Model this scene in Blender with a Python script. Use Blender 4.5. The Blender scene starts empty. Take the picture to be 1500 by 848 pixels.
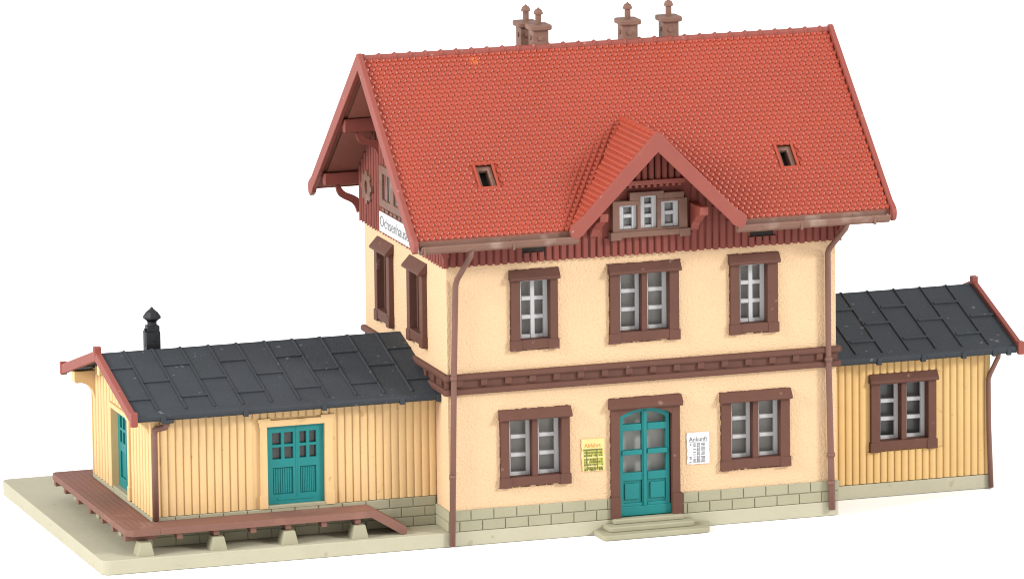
import bpy, bmesh, math, random
from mathutils import Vector

random.seed(7)
K = 0.01                      # modelled in centimetres: one unit of this script is 1 cm
SC = bpy.context.scene
COL = SC.collection
R = math.radians

# ---------------------------------------------------------------- camera
cam_d = bpy.data.cameras.new("camera")
cam = bpy.data.objects.new("camera", cam_d)
COL.objects.link(cam)
SC.camera = cam
yaw, pitch, roll = 0.3101, -0.1882, -0.0124
fw = Vector((math.sin(yaw) * math.cos(pitch), math.cos(yaw) * math.cos(pitch), math.sin(pitch)))
rt = Vector((math.cos(yaw), -math.sin(yaw), 0.0))
up = rt.cross(fw)
Rv = rt * math.cos(roll) + up * math.sin(roll)
Uv = -rt * math.sin(roll) + up * math.cos(roll)
from mathutils import Matrix
M = Matrix((Rv, Uv, -fw)).transposed().to_4x4()
M.translation = Vector((-53.4637, -172.0308, 40.6348)) * K
cam.matrix_world = M
cam_d.sensor_fit = 'HORIZONTAL'
cam_d.sensor_width = 36.0
cam_d.lens = 11131.2 * 36.0 / 1500.0
cam_d.clip_start = 0.05
cam_d.clip_end = 100.0

# ---------------------------------------------------------------- world and lamps (a bright white studio)
wd = bpy.data.worlds.new("World")
SC.world = wd
wd.use_nodes = True
bg = wd.node_tree.nodes["Background"]
bg.inputs[0].default_value = (1.0, 1.0, 1.0, 1)
bg.inputs[1].default_value = 1.0

def lamp(name, loc, target, size, power, col=(1, 1, 1)):
    l = bpy.data.lights.new(name, 'AREA')
    l.shape = 'SQUARE'
    l.size = size
    l.energy = power
    l.color = col
    o = bpy.data.objects.new(name, l)
    COL.objects.link(o)
    o.location = loc
    o.rotation_euler = (Vector(target) - Vector(loc)).to_track_quat('-Z', 'Y').to_euler()
    return o

lamp("softbox_key", (1.55, -1.35, 1.05), (0.04, 0.02, 0.05), 0.42, 44, (1.0, 0.985, 0.96))
lamp("softbox_side", (-1.9, -0.35, 1.0), (-0.02, 0.03, 0.05), 0.8, 60, (1.0, 0.985, 0.965))

SC.cycles.filter_width = 1.1
SC.view_settings.view_transform = 'Standard'
SC.view_settings.look = 'None'
SC.view_settings.exposure = 0.0
SC.view_settings.gamma = 1.0

# ---------------------------------------------------------------- materials
def srgb(r, g, b):
    f = lambda c: (c / 255 / 12.92) if c / 255 <= 0.04045 else ((c / 255 + 0.055) / 1.055) ** 2.4
    return (f(r), f(g), f(b))

def mat(name, col, rough=0.55, var=0.06, vscale=60, bump=0.15, bscale=900, spec=0.4, speck=0.0, speck_col=(0.8, 0.78, 0.74),
        speck_scale=700, stretch=None, wear=0.0, wear_col=None, wear_scale=90, sss=0.0, bump_dist=0.0004):
    m = bpy.data.materials.new(name)
    m.use_nodes = True
    nt = m.node_tree
    N, L = nt.nodes, nt.links
    p = N["Principled BSDF"]
    p.inputs["Roughness"].default_value = rough
    p.inputs["Specular IOR Level"].default_value = spec
    if sss:
        p.inputs["Subsurface Weight"].default_value = sss
        p.inputs["Subsurface Radius"].default_value = (1.0, 0.6, 0.3)
        p.inputs["Subsurface Scale"].default_value = 0.0012
    tc = N.new("ShaderNodeTexCoord")
    src = tc.outputs["Object"]
    if stretch:
        mp = N.new("ShaderNodeMapping")
        mp.inputs["Scale"].default_value = stretch
        L.new(src, mp.inputs["Vector"])
        src2 = mp.outputs["Vector"]
    else:
        src2 = src
    nz = N.new("ShaderNodeTexNoise")
    nz.inputs["Scale"].default_value = vscale
    nz.inputs["Detail"].default_value = 5
    nz.inputs["Roughness"].default_value = 0.65
    L.new(src2, nz.inputs["Vector"])
    rp = N.new("ShaderNodeValToRGB")
    rp.color_ramp.elements[0].position = 0.25
    rp.color_ramp.elements[1].position = 0.75
    lo = tuple(c * (1 - var) for c in col)
    hi = tuple(min(1, c * (1 + var)) for c in col)
    rp.color_ramp.elements[0].color = (*lo, 1)
    rp.color_ramp.elements[1].color = (*hi, 1)
    L.new(nz.outputs["Fac"], rp.inputs["Fac"])
    c = rp.outputs["Color"]
    def over(c, scale, t0, t1, colr, amt, detail=2.0):
        n2 = N.new("ShaderNodeTexNoise")
        n2.inputs["Scale"].default_value = scale
        n2.inputs["Detail"].default_value = detail
        L.new(src, n2.inputs["Vector"])
        r2 = N.new("ShaderNodeValToRGB")
        r2.color_ramp.elements[0].position = t0
        r2.color_ramp.elements[1].position = t1
        r2.color_ramp.elements[0].color = (0, 0, 0, 1)
        r2.color_ramp.elements[1].color = (amt, amt, amt, 1)
        L.new(n2.outputs["Fac"], r2.inputs["Fac"])
        mx = N.new("ShaderNodeMix")
        mx.data_type = 'RGBA'
        L.new(r2.outputs["Color"], mx.inputs[0])
        L.new(c, mx.inputs[6])
        mx.inputs[7].default_value = (*colr, 1)
        return mx.outputs[2]
    if wear:
        c = over(c, wear_scale, 0.56, 0.74, wear_col, wear, 6.0)
    if speck:
        c = over(c, speck_scale, 0.73, 0.77, speck_col, speck, 1.0)
    L.new(c, p.inputs["Base Color"])
    if bump:
        nb = N.new("ShaderNodeTexNoise")
        nb.inputs["Scale"].default_value = bscale
        nb.inputs["Detail"].default_value = 3
        L.new(src2, nb.inputs["Vector"])
        b = N.new("ShaderNodeBump")
        b.inputs["Strength"].default_value = bump
        b.inputs["Distance"].default_value = bump_dist
        L.new(nb.outputs["Fac"], b.inputs["Height"])
        L.new(b.outputs["Normal"], p.inputs["Normal"])
    # slight gloss variation
    rr = N.new("ShaderNodeMapRange")
    rr.inputs["To Min"].default_value = max(0.05, rough - 0.08)
    rr.inputs["To Max"].default_value = min(1, rough + 0.1)
    L.new(nz.outputs["Fac"], rr.inputs["Value"])
    L.new(rr.outputs["Result"], p.inputs["Roughness"])
    return m

MAT = {}
MAT['ground'] = mat("white_ground", (0.92, 0.92, 0.92), 0.9, 0.0, 5, 0, spec=0.0)
MAT['stucco'] = mat("cream_stucco", (0.60, 0.413, 0.25), 0.8, 0.035, 110, 0.9, 1800, 0.15, bump_dist=0.0004)
MAT['shed'] = mat("yellow_plastic", (0.58, 0.39, 0.19), 0.6, 0.04, 120, 0.12, 500, 0.2, speck=0.5, speck_col=(0.36, 0.2, 0.08), speck_scale=380)
MAT['annex'] = mat("ochre_plastic", (0.55, 0.36, 0.15), 0.55, 0.05, 120, 0.12, 500, 0.2, speck=0.4, speck_col=(0.35, 0.2, 0.07), speck_scale=420)
MAT['tile'] = mat("red_tile_plastic", (0.30, 0.047, 0.024), 0.38, 0.07, 50, 0.10, 900, 0.33)
MAT['barge'] = mat("brick_red_plastic", (0.215, 0.050, 0.036), 0.55, 0.07, 90, 0.15, 700, 0.35, speck=0.4, speck_col=(0.45, 0.25, 0.2), speck_scale=600)
MAT['clad'] = mat("dark_red_cladding", (0.185, 0.050, 0.038), 0.6, 0.08, 100, 0.15, 700, 0.2)
MAT['soffit'] = mat("soffit_brown", (0.25, 0.092, 0.066), 0.6, 0.12, 50, 0.2, 300, 0.2)
MAT['brown'] = mat("brown_trim", (0.102, 0.044, 0.031), 0.6, 0.1, 130, 0.3, 600, 0.2, speck=0.25, speck_col=(0.4, 0.28, 0.22), speck_scale=520)
MAT['pipe'] = mat("pipe_brown", (0.15, 0.073, 0.055), 0.5, 0.1, 120, 0.25, 500, 0.3)
MAT['gutter'] = mat("gutter_brown", (0.16, 0.083, 0.06), 0.5, 0.1, 120, 0.25, 500, 0.25, wear=0.35, wear_col=(0.45, 0.36, 0.3), wear_scale=160)
MAT['chimney'] = mat("chimney_brown", (0.15, 0.078, 0.056), 0.55, 0.12, 180, 0.3, 500, 0.25, wear=0.3, wear_col=(0.4, 0.26, 0.2), wear_scale=240)
MAT['stone'] = mat("stone_beige", (0.295, 0.278, 0.192), 0.7, 0.07, 90, 0.2, 420, 0.15, wear=0.25, wear_col=(0.25, 0.22, 0.14), wear_scale=120)
MAT['base'] = mat("base_beige", (0.375, 0.353, 0.26), 0.62, 0.05, 60, 0.18, 600, 0.2, wear=0.22, wear_col=(0.33, 0.29, 0.19), wear_scale=70, speck=0.35, speck_col=(0.2, 0.16, 0.1), speck_scale=300)
MAT['slate'] = mat("anthracite_roof", (0.030, 0.035, 0.041), 0.7, 0.15, 120, 0.35, 1100, 0.25, speck=0.25, speck_col=(0.3, 0.3, 0.3), speck_scale=520)
MAT['black'] = mat("black_plastic", (0.010, 0.011, 0.014), 0.45, 0.15, 200, 0.25, 500, 0.35)
MAT['deck'] = mat("brown_deck", (0.175, 0.085, 0.064), 0.62, 0.12, 60, 0.35, 500, 0.2, wear=0.4, wear_col=(0.30, 0.16, 0.12), wear_scale=110)
MAT['teal'] = mat("teal_plastic", (0.005, 0.16, 0.158), 0.42, 0.06, 120, 0.1, 600, 0.3)
MAT['white'] = mat("white_sash", (0.43, 0.425, 0.425), 0.5, 0.03, 100, 0.05, 600, 0.3)
MAT['pane'] = mat("grey_pane", (0.36, 0.345, 0.32), 0.5, 0.08, 420, 0.1, 700, 0.3)
MAT['darkpane'] = mat("dark_pane", (0.03, 0.03, 0.03), 0.2, 0.2, 200, 0.1, 200, 0.5, speck=0.3, speck_col=(0.3, 0.25, 0.18), speck_scale=250)
MAT['annexpane'] = mat("smoky_pane", (0.12, 0.12, 0.117), 0.25, 0.15, 200, 0.1, 200, 0.5, speck=0.3, speck_col=(0.35, 0.3, 0.22), speck_scale=250)
MAT['shadedsash'] = mat("white_sash_shaded", (0.36, 0.36, 0.36), 0.5, 0.06, 100, 0.05, 600, 0.25)  # white sash toned down: shade of the dormer overhang put into the colour
MAT['dark_hollow'] = mat("dark_inside", (0.02, 0.013, 0.010), 0.8, 0.1, 100, 0)
MAT['paper'] = mat("paper_white", (0.60, 0.60, 0.61), 0.7, 0.03, 200, 0.05, 500, 0.2)
MAT['paper_yellow'] = mat("paper_yellow", (0.58, 0.475, 0.20), 0.65, 0.1, 160, 0.05, 500, 0.2, wear=0.5, wear_col=(0.6, 0.55, 0.3), wear_scale=200)
MAT['ink'] = mat("ink_black", (0.05, 0.05, 0.05), 0.7, 0.05, 200, 0)
MAT['ink_grey'] = mat("ink_grey", (0.16, 0.16, 0.17), 0.7, 0.05, 200, 0)
MAT['ink_orange'] = mat("ink_orange", (0.5, 0.19, 0.03), 0.7, 0.05, 200, 0)
MAT['ink_olive'] = mat("ink_olive", (0.12, 0.115, 0.03), 0.7, 0.15, 400, 0)
MAT['row_yellow'] = mat("row_yellow", (0.33, 0.32, 0.06), 0.7, 0.25, 500, 0)

def stain(m, centre, radius, col):
    """an orange glue blemish with a ragged edge on a material"""
    nt = m.node_tree
    N, L = nt.nodes, nt.links
    p = N["Principled BSDF"]
    src = p.inputs["Base Color"].links[0].from_socket
    tc = N.new("ShaderNodeTexCoord")
    nz = N.new("ShaderNodeTexNoise"); nz.inputs["Scale"].default_value = 400
    L.new(tc.outputs["Object"], nz.inputs["Vector"])
    sub = N.new("ShaderNodeVectorMath"); sub.operation = 'DISTANCE'
    L.new(tc.outputs["Object"], sub.inputs[0]); sub.inputs[1].default_value = centre
    ad = N.new("ShaderNodeMath"); ad.operation = 'MULTIPLY_ADD'
    L.new(nz.outputs["Fac"], ad.inputs[0]); ad.inputs[1].default_value = radius * 1.4
    L.new(sub.outputs["Value"], ad.inputs[2])
    mr = N.new("ShaderNodeMapRange")
    mr.inputs["From Min"].default_value = radius * 1.1; mr.inputs["From Max"].default_value = radius * 1.7
    mr.inputs["To Min"].default_value = 0.75; mr.inputs["To Max"].default_value = 0.0
    L.new(ad.outputs[0], mr.inputs["Value"])
    mx = N.new("ShaderNodeMix"); mx.data_type = 'RGBA'
    L.new(mr.outputs["Result"], mx.inputs[0]); L.new(src, mx.inputs[6]); mx.inputs[7].default_value = (*col, 1)
    L.new(mx.outputs[2], p.inputs["Base Color"])
stain(MAT['tile'], ((1.78 - 5.0) * K, (3.2 - 3.4) * K, 11.33 * K), 0.0016, (0.44, 0.10, 0.02))

# ---------------------------------------------------------------- mesh helpers
class MB:
    """collects shapes in centimetres and links them as ONE mesh object"""
    def __init__(self, F=None):
        self.v, self.f = [], []
        self.F = F or (lambda a, n, z: (a, -n, z))
    def add(self, vs, fs):
        b = len(self.v)
        self.v += [tuple(x) for x in vs]
        self.f += [tuple(i + b for i in q) for q in fs]
    def box(self, x0, x1, y0, y1, z0, z1):
        vs = [(x, y, z) for x in (x0, x1) for y in (y0, y1) for z in (z0, z1)]
        self.add(vs, [(0, 1, 3, 2), (4, 6, 7, 5), (0, 4, 5, 1), (2, 3, 7, 6), (0, 2, 6, 4), (1, 5, 7, 3)])
    def fbox(self, a0, a1, n0, n1, z0, z1):
        vs = [self.F(a, n, z) for a in (a0, a1) for n in (n0, n1) for z in (z0, z1)]
        self.add(vs, [(0, 1, 3, 2), (4, 6, 7, 5), (0, 4, 5, 1), (2, 3, 7, 6), (0, 2, 6, 4), (1, 5, 7, 3)])
    def prism(self, pts0, pts1):
        n = len(pts0)
        self.add(list(pts0) + list(pts1),
                 [tuple(range(n)), tuple(range(2 * n - 1, n - 1, -1))] + [(i, (i + 1) % n, n + (i + 1) % n, n + i) for i in range(n)])
    def px(self, poly, x0, x1):                 # polygon in (y, z) swept along x
        self.prism([(x0, y, z) for y, z in poly], [(x1, y, z) for y, z in poly])
    def py(self, poly, y0, y1):                 # polygon in (x, z) swept along y
        self.prism([(x, y0, z) for x, z in poly], [(x, y1, z) for x, z in poly])
    def pz(self, poly, z0, z1):                 # polygon in (x, y) swept along z
        self.prism([(x, y, z0) for x, y in poly], [(x, y, z1) for x, y in poly])
    def fpa(self, poly, a0, a1):                # polygon in (n, z) swept along the wall
        self.prism([self.F(a0, n, z) for n, z in poly], [self.F(a1, n, z) for n, z in poly])
    def fpn(self, poly, n0, n1):                # polygon in (a, z) swept outwards
        self.prism([self.F(a, n0, z) for a, z in poly], [self.F(a, n1, z) for a, z in poly])
    def quad(self, a, b, c, d):
        self.add([a, b, c, d], [(0, 1, 2, 3)])
    def panel(self, a0, a1, z0, z1, holes, n0, n1):
        """wall panel with rectangular holes, n0 back, n1 front"""
        holes = [(max(h[0], a0), min(h[1], a1), max(h[2], z0), min(h[3], z1)) for h in holes]
        holes = [h for h in holes if h[0] < h[1] and h[2] < h[3]]
        As = sorted({a0, a1} | {h[0] for h in holes} | {h[1] for h in holes})
        Zs = sorted({z0, z1} | {h[2] for h in holes} | {h[3] for h in holes})
        solid = {}
        for i in range(len(As) - 1):
            for j in range(len(Zs) - 1):
                ca, cz = (As[i] + As[i + 1]) / 2, (Zs[j] + Zs[j + 1]) / 2
                solid[i, j] = not any(h[0] < ca < h[1] and h[2] < cz < h[3] for h in holes)
        ids = {}
        def vid(i, j, k):
            if (i, j, k) not in ids:
                ids[i, j, k] = len(self.v)
                self.v.append(self.F(As[i], (n0, n1)[k], Zs[j]))
            return ids[i, j, k]
        for (i, j), s in solid.items():
            if not s:
                continue
            self.f.append((vid(i, j, 1), vid(i + 1, j, 1), vid(i + 1, j + 1, 1), vid(i, j + 1, 1)))
            self.f.append((vid(i, j, 0), vid(i, j + 1, 0), vid(i + 1, j + 1, 0), vid(i + 1, j, 0)))
            for di, dj, e in ((-1, 0, ((i, j), (i, j + 1))), (1, 0, ((i + 1, j), (i + 1, j + 1))), (0, -1, ((i, j), (i + 1, j))), (0, 1, ((i, j + 1), (i + 1, j + 1)))):
                if not solid.get((i + di, j + dj), False):
                    (p, q), (r, s2) = e
                    self.f.append((vid(p, q, 0), vid(r, s2, 0), vid(r, s2, 1), vid(p, q, 1)))
    def tube(self, pts, r, n=10, square=False):
        pts = [Vector(p) for p in pts]
        rings = []
        for i, p in enumerate(pts):
            d = (pts[min(i + 1, len(pts) - 1)] - pts[max(i - 1, 0)]).normalized()
            a = d.cross(Vector((0.31, 0.9, 0.2))).normalized()
            b = d.cross(a)
            rr = r[i] if isinstance(r, (list, tuple)) else r
            rings.append([p + (a * math.cos(t) + b * math.sin(t)) * rr for t in [2 * math.pi * k / n for k in range(n)]])
        vs = [v for ring in rings for v in ring]
        fs = []
        for i in range(len(pts) - 1):
            for k in range(n):
                fs.append((i * n + k, i * n + (k + 1) % n, (i + 1) * n + (k + 1) % n, (i + 1) * n + k))
        fs.append(tuple(range(n)))
        fs.append(tuple(range((len(pts) - 1) * n, len(pts) * n)))
        self.add(vs, fs)
    def lathe(self, x, y, prof, n=16, sq=False, phase=0.0):
        vs, fs = [], []
        for r, z in prof:
            for k in range(n):
                t = 2 * math.pi * (k + phase) / n
                vs.append((x + r * math.cos(t), y + r * math.sin(t), z))
        m = len(prof)
        for i in range(m - 1):
            for k in range(n):
                fs.append((i * n + k, i * n + (k + 1) % n, (i + 1) * n + (k + 1) % n, (i + 1) * n + k))
        fs.append(tuple(range(n)))
        fs.append(tuple(range((m - 1) * n, m * n)))
        self.add(vs, fs)
    def build(self, name, m, parent=None, bevel=0.012, seg=1, smooth=False, base=(0, 0, 0), recalc=True):
        if parent is not None:
            base = parent['_b']
        me = bpy.data.meshes.new(name)
        me.from_pydata([((x - base[0]) * K, (y - base[1]) * K, (z - base[2]) * K) for x, y, z in self.v], [], self.f)
        if recalc:
            bm = bmesh.new()
            bm.from_mesh(me)
            bmesh.ops.recalc_face_normals(bm, faces=bm.faces)
            bm.to_mesh(me)
            bm.free()
        me.materials.append(MAT[m])
        if smooth:
            for p in me.polygons:
                p.use_smooth = True
        o = bpy.data.objects.new(name, me)
        COL.objects.link(o)
        if parent is None:
            o.location = Vector(base) * K
        else:
            o.parent = parent
        o['_b'] = list(base)
        if bevel:
            b = o.modifiers.new("soft_edges", 'BEVEL')
            b.width = bevel * K
            b.segments = seg
            b.limit_method = 'ANGLE'
            b.angle_limit = R(35)
            b.harden_normals = False
        return o

def thing(name, label, cat, base, group=None):
    o = bpy.data.objects.new(name, None)
    COL.objects.link(o)
    o.location = Vector(base) * K
    o.empty_display_size = 0.01
    o['_b'] = list(base)
    o['label'] = label
    o['category'] = cat
    if group:
        o['group'] = group
    return o

def front(y0):
    return lambda a, n, z: (a, y0 - n, z)
def side(x0):                                   # a wall facing -X; a runs along +Y
    return lambda a, n, z: (x0 - n, a, z)
def side_r(x0):
    return lambda a, n, z: (x0 + n, a, z)
def back(y0):
    return lambda a, n, z: (a, y0 + n, z)

def text(name, body, size, F, a, n, z, m, parent, flip=1, ext=0.004, align='LEFT', sx=1.0):
    cu = bpy.data.curves.new("lettering", 'FONT')
    cu.body = body
    cu.size = size
    cu.align_x = align
    cu.extrude = 0.0
    cu.resolution_u = 3
    t = bpy.data.objects.new("lettering_source", cu)
    COL.objects.link(t)
    dg = bpy.context.evaluated_depsgraph_get()
    me = t.evaluated_get(dg).to_mesh()
    mb = MB()
    mb.v = [F(a + flip * v.co.x * sx, n + ext, z + v.co.y) for v in me.vertices]
    mb.f = [tuple(p.vertices) for p in me.polygons]
    t.evaluated_get(dg).to_mesh_clear()
    bpy.data.objects.remove(t)
    bpy.data.curves.remove(cu)
    return mb.build(name, m, parent, bevel=0)

# ---------------------------------------------------------------- the surface it stands on
g = MB()
g.quad((-900, -900, -0.01), (900, -900, -0.01), (900, 900, -0.01), (-900, 900, -0.01))
go = g.build("ground", 'ground', bevel=0)
go['kind'] = 'structure'

# ---------------------------------------------------------------- base plate
def rounded(poly, rads, n=5):
    out = []
    m = len(poly)
    for i, p in enumerate(poly):
        r = rads[i]
        if not r:
            out.append(p)
            continue
        P = Vector(p); A = (Vector(poly[i - 1]) - P).normalized(); B = (Vector(poly[(i + 1) % m]) - P).normalized()
        c = P + A * r + B * r
        for k in range(n + 1):
            t = math.pi / 2 * k / n
            q = c - B * r * math.cos(t) - A * r * math.sin(t)
            out.append((q.x, q.y))
    return out

W, D = 10.0, 6.82
PZ = 0.35
bp_t = MB()
bp_t.pz(rounded([(-8.73, -0.06), (10.05, -0.06), (10.05, 1.50), (14.72, 1.50), (14.72, 7.3), (0.5, 7.3), (0.5, 9.87), (-8.73, 9.87)],
                [0.22, 0.08, 0, 0.03, 0.1, 0, 0.2, 0.22]), 0.0, PZ)
# small moulding scars on the edge
for x, z, w in ((-6.95, 0.12, 0.16), (-6.8, 0.1, 0.1), (-6.2, 0.3, 0.07), (-6.08, 0.31, 0.06), (-5.97, 0.31, 0.07), (-5.85, 0.32, 0.05)):
    bp_t.box(x - w / 2, x + w / 2, -0.068, 0.0, z, z + 0.035)
base = bp_t.build("base_plate", 'base', bevel=0.035, seg=3)
base['label'] = "flat beige base plate with rounded corner carrying the whole station"
base['category'] = "base plate"

# ================================================================ STATION BUILDING
ST = thing("station_building", "tall two storey cream station house with steep red tiled roof and teal double door", "building", (5.0, 3.4, 0.0))
FM, FL = front(0.0), side(0.0)
ZS, ZC = 0.88, 6.90
YR, ZR, YE, ZE = 3.41, 11.53, -0.90, 7.75
SL = (ZR - ZE) / (YR - YE)

# windows: outer frame, opening, sill bottom, opening z, lintel z
WINS = [
    (1.61, 2.80, 1.84, 2.61, 4.715, 4.975, 6.43, 6.70, 1),
    (4.14, 5.91, 4.39, 5.665, 4.715, 4.985, 6.43, 6.675, 2),
    (7.24, 8.47, 7.48, 8.20, 4.715, 4.97, 6.43, 6.70, 1),
    (1.31, 3.07, 1.52, 2.855, 1.345, 1.595, 3.03, 3.27, 2),
    (6.99, 8.76, 7.235, 8.525, 1.335, 1.605, 3.06, 3.285, 2),
]
LW = [(4.37, 5.62, 4.58, 5.40), (1.60, 2.90, 1.82, 2.66)]
wall = MB(FM)
wall.panel(0.0, W, ZS - 0.3, 7.75, [(w[2] - 0.1, w[3] + 0.1, w[5] - 0.1, w[6] + 0.1) for w in WINS] + [(4.25, 5.80, 0.36, 3.12)], -0.3, 0.0)
wall.F = side(0.0)
wall.panel(0.3, D - 0.3, ZS - 0.3, 7.3, [(l[2] - 0.05, l[3] + 0.05, 4.85, 6.4) for l in LW], -0.3, 0.0)
wall.F = side_r(W)
wall.panel(0.3, D - 0.3, ZS - 0.3, 7.3, [], -0.3, 0.0)
wall.F = back(D)
wall.panel(0.0, W, ZS - 0.3, 7.3, [], -0.3, 0.0)
wall.build("wall", 'stucco', ST, bevel=0)

def bleed(m, pts, n1=0.012, step=0.05, amp=0.035):
    """ragged paint edge along a polyline of (a, z) points, standing just off the wall"""
    for (p, q) in zip(pts[:-1], pts[1:]):
        L = math.hypot(q[0] - p[0], q[1] - p[1])
        k = 0.0
        while k < L:
            w = random.uniform(0.03, 0.16)
            if random.random() < 0.8:
                a = p[0] + (q[0] - p[0]) * k / L
                z = p[1] + (q[1] - p[1]) * k / L
                r = random.uniform(0.004, amp * 0.6)
                da, dz = (r, w / 2) if abs(q[1] - p[1]) > abs(q[0] - p[0]) else (w / 2, r)
                m.fbox(a - da, a + da, -0.01, n1 + random.uniform(0, 0.012), z - dz, z + dz)
            k += w * 0.8 + random.uniform(0.0, step * 0.4)

def window(F, a0, a1, o0, o1, zb, zo0, zo1, zl0, zl1, leaves, parent, frame='brown', sash='white', pane='pane', dz=0.0, proud=0.09, hood=0.20, rows=3, deep=0.27, name="window"):
    m = MB(F)
    d = -deep
    m.fbox(a0, o0, d, proud, zb + 0.22, zl0 + 0.02)
    m.fbox(o1, a1, d, proud, zb + 0.22, zl0 + 0.02)
    m.fbox(a0 + 0.02, a1 - 0.02, d, proud + 0.004, zb + 0.035, zo0)
    e = min(0.26, (a1 - a0) * 0.22)
    m.fbox(a0 - 0.025, a0 + e, -0.02, proud + 0.02, zb, zb + 0.25)
    m.fbox(a1 - e, a1 + 0.025, -0.02, proud + 0.02, zb, zb + 0.25)
    m.fbox(o0 - 0.01, o1 + 0.01, d, proud - 0.01, zo1, zl0 + 0.03)
    if leaves == 2:
        c = (o0 + o1) / 2
        m.fbox(c - 0.07, c + 0.07, d, proud - 0.03, zo0 - 0.01, zo1 + 0.01)
    m.fpa([(0.0, zl0 - 0.01), (hood - 0.03, zl0 - 0.015), (hood, zl0 + 0.01), (hood, zl0 + 0.06), (0.06, zl1), (0.0, zl1)], a0 - 0.04, a1 + 0.04)
    if parent is ST:
        bleed(m, [(a0, zb + 0.25), (a0, zl0)])
        bleed(m, [(a1, zb + 0.25), (a1, zl0)], amp=0.022)
        bleed(m, [(a0, zl1), (a1, zl1)], amp=0.028)
        bleed(m, [(a0, zb), (a1, zb)], amp=0.022)
    wo = m.build(name, frame, parent, bevel=0.018, seg=2)
    s = MB(F)
    p = MB(F)
    spans = [(o0, o1)] if leaves == 1 else [(o0, (o0 + o1) / 2 - 0.06), ((o0 + o1) / 2 + 0.06, o1)]
    n0, n1 = d + 0.01, d + 0.10
    for (u0, u1) in spans:
        u0 -= 0.03; u1 += 0.03
        st = 0.135
        s.fbox(u0, u0 + st, n0, n1, zo0 - 0.02, zo1 + 0.02)
        s.fbox(u1 - st, u1, n0, n1, zo0 - 0.02, zo1 + 0.02)
        s.fbox(u0 + st, u1 - st, n0, n1 - 0.004, zo0 - 0.02, zo0 + 0.085)
        s.fbox(u0 + st, u1 - st, n0, n1 - 0.004, zo1 - 0.06, zo1 + 0.02)
        for k in range(1, rows):
            zc = zo0 + 0.06 + (zo1 - zo0 - 0.08) * k / rows
            s.fbox(u0 + st, u1 - st, n0, n1 + 0.006, zc - 0.05, zc + 0.05)
        if leaves == 1:
            c = (u0 + u1) / 2
            s.fbox(c - 0.055, c + 0.055, n0, n1 + 0.012, zo0 - 0.02, zo1 + 0.02)
    s.build("sash", sash, wo, bevel=0.01)
    p.fbox(o0 - 0.15, o1 + 0.15, d - 0.22, d - 0.18, zo0 - 0.15, zo1 + 0.15)
    p.build("pane", pane, wo, bevel=0)
    return wo

for w in WINS:
    window(FM, w[0], w[1], w[2], w[3], w[4], w[5], w[6], w[7] - 0.235, w[7], w[8], ST)

# narrow windows of the end wall: brown frame, brown casement post, dark glass
for (a0, a1, o0, o1) in LW:
    m = MB(FL)
    m.fbox(a0, o0, -0.22, 0.13, 4.86, 6.46)
    m.fbox(o1, a1, -0.22, 0.13, 4.86, 6.46)
    m.fbox(a0 + 0.02, a1 - 0.02, -0.22, 0.135, 4.66, 4.92)
    m.fbox(a0 - 0.02, a0 + 0.25, -0.02, 0.155, 4.60, 4.88)
    m.fbox(a1 - 0.25, a1 + 0.02, -0.02, 0.155, 4.60, 4.88)
    m.fbox(o0 - 0.01, o1 + 0.01, -0.22, 0.11, 6.34, 6.50)
    m.fpa([(0.0, 6.47), (0.21, 6.40), (0.24, 6.42), (0.24, 6.47), (0.03, 6.70), (0.0, 6.70)], a0 - 0.05, a1 + 0.05)
    wo = m.build("window", 'brown', ST, bevel=0.018, seg=2)
    s = MB(FL)
    c = (o0 + o1) / 2
    s.fbox(c - 0.06, c + 0.06, -0.2, 0.0, 4.91, 6.35)
    for u in (o0, o1):
        s.fbox(u - 0.06, u + 0.06, -0.2, -0.06, 4.91, 6.35)
    s.build("sash", 'brown', wo, bevel=0.012)
    p = MB(FL)
    p.fbox(o0 - 0.1, o1 + 0.1, -0.26, -0.23, 4.8, 6.45)
    p.build("pane", 'darkpane', wo, bevel=0)

# stone plinth: grooved blocks in running bond on front and end
pl = MB(FM)
pl.panel(-0.024, 10.03, PZ, ZS - 0.005, [(4.25, 5.80, 0.34, 1.2)], -0.1, 0.025)
H = (ZS - PZ) / 2
def blocks(mb, a0, a1, z0, rows, h, L, n1, skip=(), gap=0.02, off=0.0):
    for r in range(rows):
        a = a0 - (L / 2 if (r % 2) else 0) - off
        while a < a1 - 0.02:
            s, e = max(a, a0), min(a + L - gap, a1)
            segs = [(s, e)]
            for (k0, k1) in skip:
                segs = [q for (x, y) in segs for q in ((x, min(y, k0)), (max(x, k1), y)) if q[1] - q[0] > 0.03]
            for (x, y) in segs:
                if y - x > 0.03:
                    mb.fbox(x, y, n1 - 0.03, n1, z0 + r * h + gap / 2, z0 + (r + 1) * h - gap / 2)
            a += L
blocks(pl, -0.05, 10.06, PZ, 2, H, 0.585, 0.055, [(4.12, 5.99)], off=0.29)
pl.F = side(0.0)
pl.panel(0.1, D, PZ, ZS - 0.005, [], -0.1, 0.0245)
blocks(pl, -0.05, D, PZ, 2, H, 0.585, 0.055)
pl.F = side_r(W)
pl.panel(0.1, D, PZ, ZS - 0.006, [], -0.1, 0.028)
pl.build("stone_plinth", 'stone', ST, bevel=0.012)

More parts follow.
